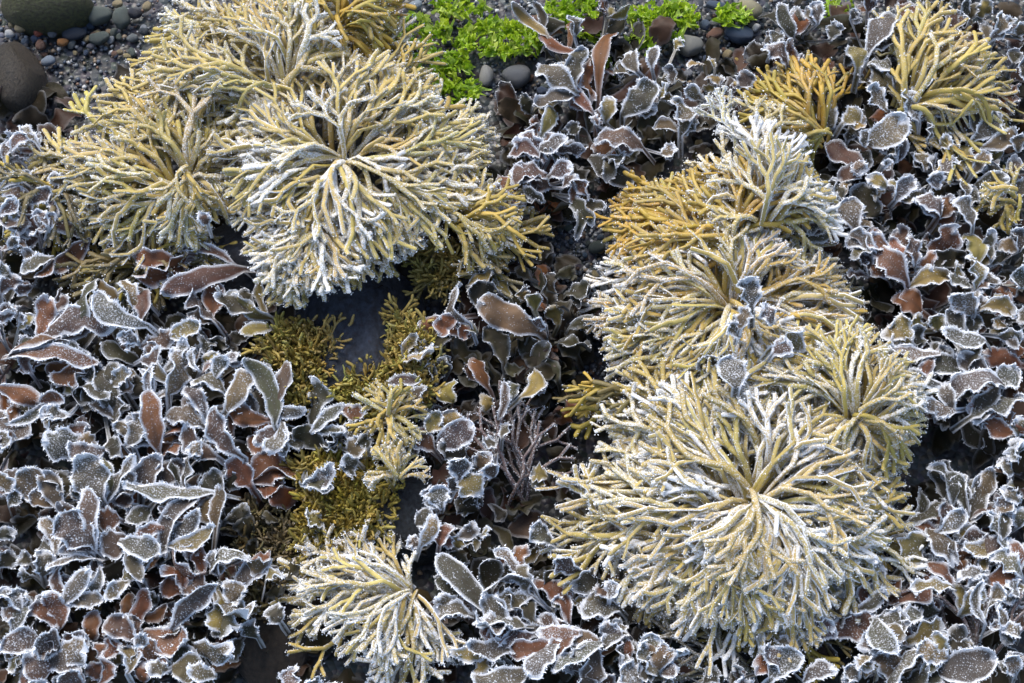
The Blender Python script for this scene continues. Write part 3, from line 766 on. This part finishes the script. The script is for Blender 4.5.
for (bx, by, tx, ty, w, c, f) in blades:
    k, (t, org) = plant_for(bx, by)
    hm = mound((bx + tx) / 2, (by + ty) / 2)
    z0 = 0.034 + 0.0045 * f + random.uniform(-0.006, 0.006) + hm - 0.032 * (hm > 0)
    z1 = z0 + random.uniform(0.0, 0.014)
    A, B = P(bx, by, z0), P(tx, ty, z1)
    A = A - (B - A) * np.array([0.14, 0.14, 0])
    if np.linalg.norm(B - A) < w * 0.001 * 0.9:        # a blade seen end-on still has length
        B = A + unit((B - A)[None])[0] * w * 0.001 * 0.9
    dv = org + np.array([0, 0, 0.02 + hm * 0.8]) - A
    d = float(np.linalg.norm(dv))
    tail = A + dv / max(d, 1e-6) * min(d, 0.045) * 0.9
    tail[2] = max(0.01 + hm * 0.8, z0 - 0.028)
    if np.dot(unit(dv[None])[0], unit((B - A)[None])[0]) > 0.2:      # never fold the stipe back under its own tip
        tail = A - (B - A) * 0.3
        tail[2] = max(0.01, z0 - 0.025)
    fr = min(1.0, f / 9.6 * (random.choice((0.7, 0.9, 1.0, 1.0, 1.12)) if f < 8 else random.choice((0.92, 1.0, 1.1))))
    if 430 < bx < 600 and 270 < by < 450 and f < 8:       # sheltered hollow: little rime
        fr *= 0.6
    build_blade(t, org, A, B, w * 0.001 * random.uniform(0.7, 1.0), tint(c), fr, True, tail)
    if hm < 0.01:
        for q in (-1, 1):                       # the frond forks: sister lobes on the same stalk
            if random.random() < (0.3 if 430 < bx < 600 and 290 < by < 450 else 0.55) and not bare(bx, by):
                D = B - A
                an = q * random.uniform(0.45, 1.05)
                D2 = np.array([D[0] * math.cos(an) - D[1] * math.sin(an), D[0] * math.sin(an) + D[1] * math.cos(an), D[2]]) * random.uniform(0.55, 0.95)
                A2 = A + D * random.uniform(0.0, 0.3) - np.array([0, 0, 0.004])
                build_blade(t, org, A2, A2 + D2 - np.array([0, 0, random.uniform(0, 0.008)]), w * 0.001 * random.uniform(0.5, 0.85), tint(c if random.random() < 0.62 else random.choice('rpo')), fr * random.uniform(0.35, 0.95), True, A + (tail - A) * 0.6)
        for q in range(2):
            x, y = bx + random.gauss(0, 16), by + random.gauss(0, 16)
            if bare(x, y):
                continue
            th = random.uniform(0, 6.283)
            l = random.uniform(22, 42)
            z0 = random.uniform(0.012, 0.032)
            A, B = P(x, y, z0), P(x + math.cos(th) * l, y + math.sin(th) * l, z0 + random.uniform(-0.006, 0.012))
            build_blade(t, org, A, B, random.uniform(0.014, 0.028), tuple(0.6 * v for v in vary(CODE[random.choice('oooopppog')], 0.35)), random.uniform(0.0, 0.03 + 0.04 * f), q == 0 and f > 3, None)  # low filler blades: colour darkened to stand for the shade in the gaps

# understorey blades where no stone is bare; gap shade darkened into their colour
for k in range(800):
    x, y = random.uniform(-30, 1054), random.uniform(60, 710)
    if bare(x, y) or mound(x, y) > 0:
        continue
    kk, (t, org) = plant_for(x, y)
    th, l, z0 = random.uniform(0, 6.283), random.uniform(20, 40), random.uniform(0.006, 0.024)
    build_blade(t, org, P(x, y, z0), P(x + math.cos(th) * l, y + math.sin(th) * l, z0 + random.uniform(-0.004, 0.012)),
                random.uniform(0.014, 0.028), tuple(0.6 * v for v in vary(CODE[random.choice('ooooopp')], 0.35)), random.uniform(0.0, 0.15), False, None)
# the same growth carries on a little way past the picture's edges
for k in range(150):
    x, y = random.choice(((random.uniform(-75, -12), random.uniform(200, 740)), (random.uniform(1036, 1100), random.uniform(20, 740)), (random.uniform(-60, 1090), random.uniform(692, 745))))
    kk, (t, org) = plant_for(x, y)
    th, l, z0 = random.uniform(0, 6.283), random.uniform(20, 38), random.uniform(0.04, 0.07)
    build_blade(t, org, P(x, y, z0), P(x + math.cos(th) * l, y + math.sin(th) * l, z0 + 0.006), random.uniform(0.015, 0.028),
                vary(CODE[random.choice('ggprog')], 0.25), random.uniform(0.5, 0.95), True, P(x, y, 0.02))
for k, (t, org) in plant_obj.items():
    holdfast(t, org, (org[0], org[1], 0.018), 0.010, (0.06, 0.04, 0.025))

# ------------------------------------------------------------------ yellow moss-like weed: tiny forking sprigs
SPR = []
for q in range(6):
    VV, QQ = [], []
    nv = 0
    for k in range(7):
        th = k * 0.9 + random.uniform(-0.3, 0.3)
        zf = lambda x, y: 0.004 + 0.35 * math.hypot(x, y)
        for pts, tip, lev in frond_paths((0.0, 0.0), th, random.uniform(0.010, 0.016), zf, 2, 0.5, 0, 0.004):
            n = len(pts)
            wid = np.full(n, 0.0023)
            wid[-1] = 0.0014 if tip else 0.0023
            V, Q, N, an = sweep(pts, wid, 0.7, 0, 4)
            VV.append(V); QQ.append(Q + nv); nv += len(V)
    V = np.concatenate(VV)
    SPR.append(make_mesh('sprig', V, np.concatenate(QQ), None, (M_FROND,), 0, {'frost': np.full(len(V), 0.35)}))
for label, (cx, cy), (rx, ry), n, z, col in [
        ('patch of mustard-yellow mossy weed left of the blue-grey rock', (296, 362), (30, 42), 62, 0.05, (0.38, 0.29, 0.04)),
        ('large patch of mustard-yellow mossy weed below the rust leaf', (340, 510), (46, 50), 130, 0.045, (0.40, 0.31, 0.035)),
        ('band of yellow mossy weed right of the blue-grey rock', (410, 362), (20, 48), 60, 0.05, (0.5, 0.4, 0.08)),
        ('olive mossy weed between the mop and the small yellow-green tuft', (440, 265), (30, 18), 26, 0.045, (0.36, 0.28, 0.05)),
        ('yellow mossy weed just above the star-shaped tuft', (372, 395), (34, 16), 34, 0.05, (0.45, 0.36, 0.06)),
        ('thin brownish mossy weed on the dark rock at the lower left', (272, 560), (34, 50), 50, 0.03, (0.14, 0.11, 0.035))]:
    C = P(cx, cy, z)
    t = thing('mossy_weed', label, 'seaweed', (C[0], C[1], z - 0.01), 'patches of mossy weed')
    for k in range(n):
        r, a = random.random() ** 0.55, random.uniform(0, 6.283)
        o = link('sprig', random.choice(SPR), t, vary(col, 0.3) + (random.uniform(0.1, 0.5),))
        r *= 1 + 0.25 * math.sin(3 * a + cx)
        o.location = (r * math.cos(a) * rx * 0.001, r * math.sin(a) * ry * 0.00108, random.uniform(0, 0.008))
        o.rotation_euler = (random.gauss(0, 0.35), random.gauss(0, 0.35), random.uniform(0, 6.28))
        s = random.uniform(0.75, 1.5)
        o.scale = (s, s, s)

# ------------------------------------------------------------------ bright green sea lettuce
def lettuce_mesh():
    """one crumpled, lobed sheet"""
    nr, na = 6, 22
    r0 = random.uniform(0.004, 0.011)
    ph = [random.uniform(0, 6.3) for _ in range(6)]
    V = [(0, 0, 0.003)]
    for i in range(1, nr):
        q = i / (nr - 1)
        for j in range(na):
            a = j * 2 * math.pi / na
            rr = r0 * q * (1 + 0.30 * math.sin(2 * a + ph[0]) + 0.30 * math.sin(4 * a + ph[1]) + 0.25 * q * math.sin(7 * a + ph[2]))
            z = 0.004 + q * q * 0.0035 * math.sin(6 * a + ph[3]) + q * 0.003 * math.sin(3 * a + ph[4]) + random.gauss(0, 0.0006)
            V.append((rr * math.cos(a), rr * math.sin(a) * 0.38, max(0.0005, z)))
    T = [(0, 1 + j, 1 + (j + 1) % na) for j in range(na)]
    Q = [(1 + i * na + j, 1 + (i + 1) * na + j, 1 + (i + 1) * na + (j + 1) % na, 1 + i * na + (j + 1) % na) for i in range(nr - 2) for j in range(na)]
    return make_mesh('sheet', np.array(V), np.array(Q), np.array(T), (M_GREEN,))


LET = [lettuce_mesh() for _ in range(14)]
for label, (cx, cy), (rx, ry), n in [
        ('lime green sea lettuce right of the golden weed', (418, 34), (26, 14), 26),
        ('frilly bright green sea lettuce at the top edge left of the large clump', (458, 8), (22, 8), 16),
        ('large lime green sea lettuce clump in front of the brown ribbon wrack', (500, 38), (36, 15), 44),
        ('yellow-green sea lettuce above the cream pebble', (440, 64), (26, 12), 24),
        ('trail of green sea lettuce beside the tips of the mop', (458, 90), (24, 9), 16),
        ('bright sea lettuce behind the brown ribbon wrack at the top edge', (572, 12), (26, 13), 28),
        ('dark green sea lettuce in the shade beside the brown ribbon wrack', (616, 62), (12, 10), 10),
        ('yellow-green sea lettuce between ribbon wrack and grey pebbles', (664, 14), (28, 12), 30),
        ('pale sea lettuce below the small gravel at upper centre', (655, 38), (20, 9), 13),
        ('small tuft of sea lettuce beside the tan stone at the top', (732, 16), (12, 8), 12),
        ('small sea lettuce at the top edge between brown wrack blades', (838, 12), (12, 8), 10),
        ('sea lettuce sprig below the grey scalloped wrack', (590, 34), (10, 8), 7)]:
    C = P(cx, cy, 0.02)
    t = thing('sea_lettuce', label, 'seaweed', (C[0], C[1], 0.014), 'clumps of green sea lettuce')
    n, rx, ry = int(n * 2.1), rx * 1.35, ry * 1.35
    dk = 0.35 if 'dark' in label else 1.0  # the shaded clump has its shade multiplied into the colour
    for k in range(n):
        r, a = math.sqrt(random.random()), random.uniform(0, 6.283)
        c = random.choice([(0.50, 0.62, 0.03), (0.64, 0.72, 0.18), (0.20, 0.34, 0.012), (0.54, 0.66, 0.04), (0.32, 0.48, 0.02)])
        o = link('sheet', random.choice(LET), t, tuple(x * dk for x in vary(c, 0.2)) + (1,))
        o.location = (r * math.cos(a) * rx * 0.001, r * math.sin(a) * ry * 0.00108, random.uniform(0, 0.006))
        o.rotation_euler = (random.gauss(0, 0.4), random.gauss(0, 0.4), random.uniform(0, 6.28))

# ------------------------------------------------------------------ stones
def stone_mesh(name, sub, rough, mat, seed, flat_top=0):
    import bmesh
    bm = bmesh.new()
    bmesh.ops.create_icosphere(bm, subdivisions=sub, radius=1)
    r = np.random.default_rng(seed)
    ks = r.normal(0, 1, (9, 3)) * np.array([1.1, 1.1, 1.1, 2, 2, 2, 4, 4, 4])[:, None]
    ph = r.uniform(0, 6.3, 9)
    am = np.array([.10, .10, .10, .05, .05, .05, .02, .02, .02]) * rough
    cuts = unit(r.normal(0, 1, (5, 3)))
    for v in bm.verts:
        p = np.array(v.co)
        p = p * (1 + float((am * np.sin(ks @ p + ph)).sum()))
        for c in cuts:                       # worn flat faces
            d = float(p @ c) - 0.80
            if d > 0:
                p = p - c * d * 0.7
        v.co = p
    for f in bm.faces:
        f.smooth = True
    me = bpy.data.meshes.new(name)
    bm.to_mesh(me)
    bm.free()
    me.materials.append(mat)
    return me


PEB = [stone_mesh('pebble', 3, 1.0, M_STONE, 40 + k) for k in range(8)]
GREY, BLUE, TAN, WHITE, RED, BROWN, DKGREEN = (0.17, 0.18, 0.19), (0.07, 0.10, 0.15), (0.36, 0.28, 0.15), (0.55, 0.55, 0.54), (0.40, 0.10, 0.05), (0.17, 0.09, 0.06), (0.10, 0.12, 0.10)
for label, x, y, rx, ry, col in [
        ('cream pebble on the gravel between the two boulders', 22, 25, 9, 7, TAN),
        ('small white pebble beside the brown boulder', 9, 33, 5.5, 4.5, WHITE),
        ('orange-red pebble on the gravel right of the brown boulder', 38, 30, 6.5, 7.5, RED),
        ('dark blue-black oval pebble below the mossy boulder', 73, 32, 14, 8, (0.03, 0.04, 0.06)),
        ('grey-green angular stone right of the mossy boulder', 97, 14, 14, 11, DKGREEN),
        ('tall dark green stone beside the frosty cream weed', 121, 17, 9, 12, DKGREEN),
        ('small orange pebble above the pale fan of weed', 62, 41, 6, 4.5, (0.45, 0.2, 0.06)),
        ('brown pebble touching the brown boulder', 40, 44, 6, 7, BROWN),
        ('dull green pebble below the dark blue oval pebble', 98, 37, 11, 7, DKGREEN),
        ('tan pebble at the top edge right of the mossy boulder', 117, 3, 6, 4.5, TAN),
        ('yellowish pebble at the top edge by the cream weed', 147, 5, 6, 5, TAN),
        ('black pebble behind the frosty cream weed', 134, 12, 8, 6, (0.03, 0.03, 0.04)),
        ('pale blue-grey pebble beside the brown pebble', 47, 60, 8, 7, (0.25, 0.3, 0.36)),
        ('grey pebble left of the small orange pebble', 52, 31, 6, 7, GREY),
        ('pale blue pebble at the top edge above the sea lettuce', 415, 5, 10, 6, (0.3, 0.36, 0.4)),
        ('cream and ochre pebble below the sea lettuce', 429, 78, 9, 13, (0.42, 0.38, 0.28)),
        ('speckled grey stone below the large lime sea lettuce', 518, 76, 16, 14, (0.15, 0.155, 0.16)),
        ('pale stone beside the mop tips under the sea lettuce', 486, 74, 8, 12, (0.36, 0.35, 0.32)),
        ('large tan stone at the top edge right of the sea lettuce', 748, 8, 16, 12, (0.38, 0.33, 0.2)),
        ('dark slate-blue oval pebble at upper right', 739, 33, 15, 10, (0.05, 0.08, 0.13)),
        ('red-brown pebble left of the slate-blue oval', 714, 33, 10, 7.5, (0.22, 0.11, 0.07)),
        ('large pale grey pebble left of the red-brown one', 690, 44, 13, 12, (0.3, 0.29, 0.25)),
        ('small blue pebble above the red-brown one', 705, 24, 5.5, 6, BLUE),
        ('ochre pebble under the slate-blue oval', 735, 63, 8, 8, (0.40, 0.28, 0.06)),
        ('grey-blue pebble below the red-brown one', 713, 45, 8, 5.5, (0.22, 0.27, 0.3)),
        ('small tan pebble between ochre and grey-blue ones', 727, 54, 5.5, 5, TAN),
        ('small white pebble right of the slate-blue oval', 756, 27, 4.5, 4.5, WHITE),
        ('white pebble above the large pale grey one', 688, 20, 6, 5.5, WHITE),
        ('flat slate pebble at the top edge by the tan stone', 716, 4, 11, 5, BLUE),
        ('greenish pebble in the gravel gap right of the mop', 596, 246, 9, 8, DKGREEN),
        ('dark wet stone in the gap beside the golden weed', 622, 262, 20, 16, (0.04, 0.045, 0.055)),
        ('dark stone half buried in the centre gap', 598, 325, 13, 15, (0.05, 0.055, 0.06))]:
    c = P(x, y, 0.012)
    o = link('pebble', random.choice(PEB), None, col + (1,))
    o.location = (c[0], c[1], 0.010)
    o.scale = (rx * 0.00105, ry * 0.00112, min(rx, ry) * 0.0009)
    o.rotation_euler = (random.gauss(0, 0.15), random.gauss(0, 0.15), random.gauss(0, 0.2))
    tag(o, label, 'pebble', 'pebbles one can tell apart on the shingle')

# smaller single pebbles
cols = [('mid grey', GREY), ('slate blue', BLUE), ('tan', TAN), ('brown', BROWN), ('dark green', DKGREEN), ('near black', (0.06, 0.065, 0.075)), ('pale blue grey', (0.25, 0.27, 0.3))]
for (x0, y0, x1, y1, n, where) in ((0, 18, 150, 55, 46, 'top left by the boulders'), (385, 0, 560, 90, 60, 'among the sea lettuce'), (680, 0, 765, 75, 40, 'upper right'), (560, 215, 640, 300, 34, 'dark gap at the centre')):
    for k in range(n):
        x, y = random.uniform(x0, x1), random.uniform(y0, y1)
        r = random.uniform(2.6, 5.5)
        cn, pc = random.choice(cols)
        lab = ('tiny ' if r < 3.6 else 'small ' if r < 4.6 else 'thumbnail-sized ') + cn + ' rounded pebble in the shingle, ' + where
        c = P(x, y, 0.008)
        o = link('pebble', random.choice(PEB), None, vary(pc, 0.15) + (1,))
        o.location = (c[0], c[1], 0.004)
        o.scale = (r * 0.0012, r * 0.001, r * 0.0008)
        o.rotation_euler = (random.gauss(0, 0.3), random.gauss(0, 0.3), random.uniform(0, 6.28))
        tag(o, lab, 'pebble', lab.replace('pebble', 'pebbles'))

BLD = [stone_mesh('boulder', 5, 0.9, M_ROCK, 71 + k) for k in range(7)]
for k, (label, x, y, rx, ry, h, z, col) in enumerate([
        ('mossy olive-green boulder at the top left corner', 40, -2, 58, 30, 0.05, 0.01, (0.17, 0.18, 0.06)),
        ('smooth brown boulder at the left edge below the mossy one', 12, 72, 30, 44, 0.045, 0.0, (0.16, 0.125, 0.085)),
        ('blue-grey rock showing under the hanging tips of the mop', 350, 330, 72, 92, 0.06, 0.006, (0.135, 0.16, 0.215)),
        ('dark blue rock showing left of the mop', 245, 250, 52, 46, 0.05, 0.0, (0.13, 0.145, 0.19)),
        ('dark rock patch inside the yellow mossy weed', 396, 512, 48, 52, 0.045, 0.0, (0.11, 0.13, 0.15)),
        ('dark brown rock under the rust leaf and dull wrack', 275, 565, 62, 95, 0.032, 0.0, (0.11, 0.085, 0.065)),
        ('rock buried under the straw-coloured mop', 330, 190, 85, 75, 0.07, 0.0, (0.07, 0.075, 0.09))]):
    c = P(x, y, h * 0.8)
    o = link('boulder', BLD[k], None, col + (1,))
    o.location = (c[0], c[1], z)
    o.scale = (rx * 0.001, ry * 0.00108, h)
    tag(o, label, 'rock')

# tiny shingle: nobody could count it
def gravel():
    base = stone_mesh('grain', 1, 1.2, M_STONE, 5)
    bv = np.array([v.co for v in base.vertices])
    bf = np.array([list(p.vertices) for p in base.polygons])
    regs = ((-40, -60, 1064, 100, 5200), (540, 190, 660, 400, 1600), (0, 100, 1024, 760, 1200))
    VV, TT = [], []
    nv = 0
    for (x0, y0, x1, y1, n) in regs:
        for k in range(n):
            c = P(random.uniform(x0, x1), random.uniform(y0, y1), 0.003)
            s = random.uniform(0.0012, 0.0034)
            a = random.uniform(0, 6.28)
            v = bv * np.array([s * random.uniform(0.8, 1.4), s, s * 0.75])
            v = v @ np.array([[math.cos(a), math.sin(a), 0], [-math.sin(a), math.cos(a), 0], [0, 0, 1]])
            VV.append(v + np.array([c[0], c[1], random.uniform(0.0005, 0.003)]))
            TT.append(bf + nv)
            nv += len(v)
    me = make_mesh('shingle', np.concatenate(VV), None, np.concatenate(TT), (gravel_mat(),))
    bpy.data.meshes.remove(base)
    o = link('shingle', me)
    o['kind'] = 'stuff'
    o['label'] = 'fine mixed grey shingle covering the beach between the weeds'
    o['category'] = 'shingle'


def gravel_mat():
    m, n, b = new_mat('shingle_grains')
    g = node(n, 'ShaderNodeNewGeometry')
    r = node(n, 'ShaderNodeValToRGB')
    r.color_ramp.interpolation = 'CONSTANT'
    e = r.color_ramp.elements
    e[0].position, e[0].color = 0, (0.04, 0.045, 0.055, 1)
    e[1].position, e[1].color = 0.3, (0.09, 0.10, 0.12, 1)
    for p_, c in ((0.45, (0.18, 0.19, 0.2)), (0.6, (0.07, 0.09, 0.12)), (0.7, (0.24, 0.18, 0.12)), (0.8, (0.5, 0.5, 0.49)), (0.93, (0.14, 0.08, 0.05))):
        x = e.new(p_)
        x.color = c + (1,)
    n.links.new(g.outputs['Random Per Island'], r.inputs[0])
    n.links.new(r.outputs[0], b.inputs['Base Color'])
    b.inputs['Roughness'].default_value = 0.45
    return m


gravel()

# the beach itself: fine near the picture, running out to the horizon
xs = np.concatenate([[-120, -30, -8, -3], np.linspace(-1.2, 1.2, 90), [3, 8, 30, 120]])
gx, gy = np.meshgrid(xs, xs, indexing='ij')
gz = 0.004 * np.sin(gx * 9 + 1) * np.sin(gy * 7) + 0.002 * np.sin(gx * 31) * np.sin(gy * 27 + 2) - 0.002
gz = np.where((abs(gx) > 1.3) | (abs(gy) > 1.3), -0.004, gz)
nn = len(xs)
i, j = np.meshgrid(np.arange(nn - 1), np.arange(nn - 1), indexing='ij')
Q = np.stack([i * nn + j, (i + 1) * nn + j, (i + 1) * nn + j + 1, i * nn + j + 1], -1).reshape(-1, 4)
o = link('ground', make_mesh('ground', np.stack([gx, gy, gz], -1).reshape(-1, 3), Q, None, (M_GROUND,)))
o['kind'] = 'structure'
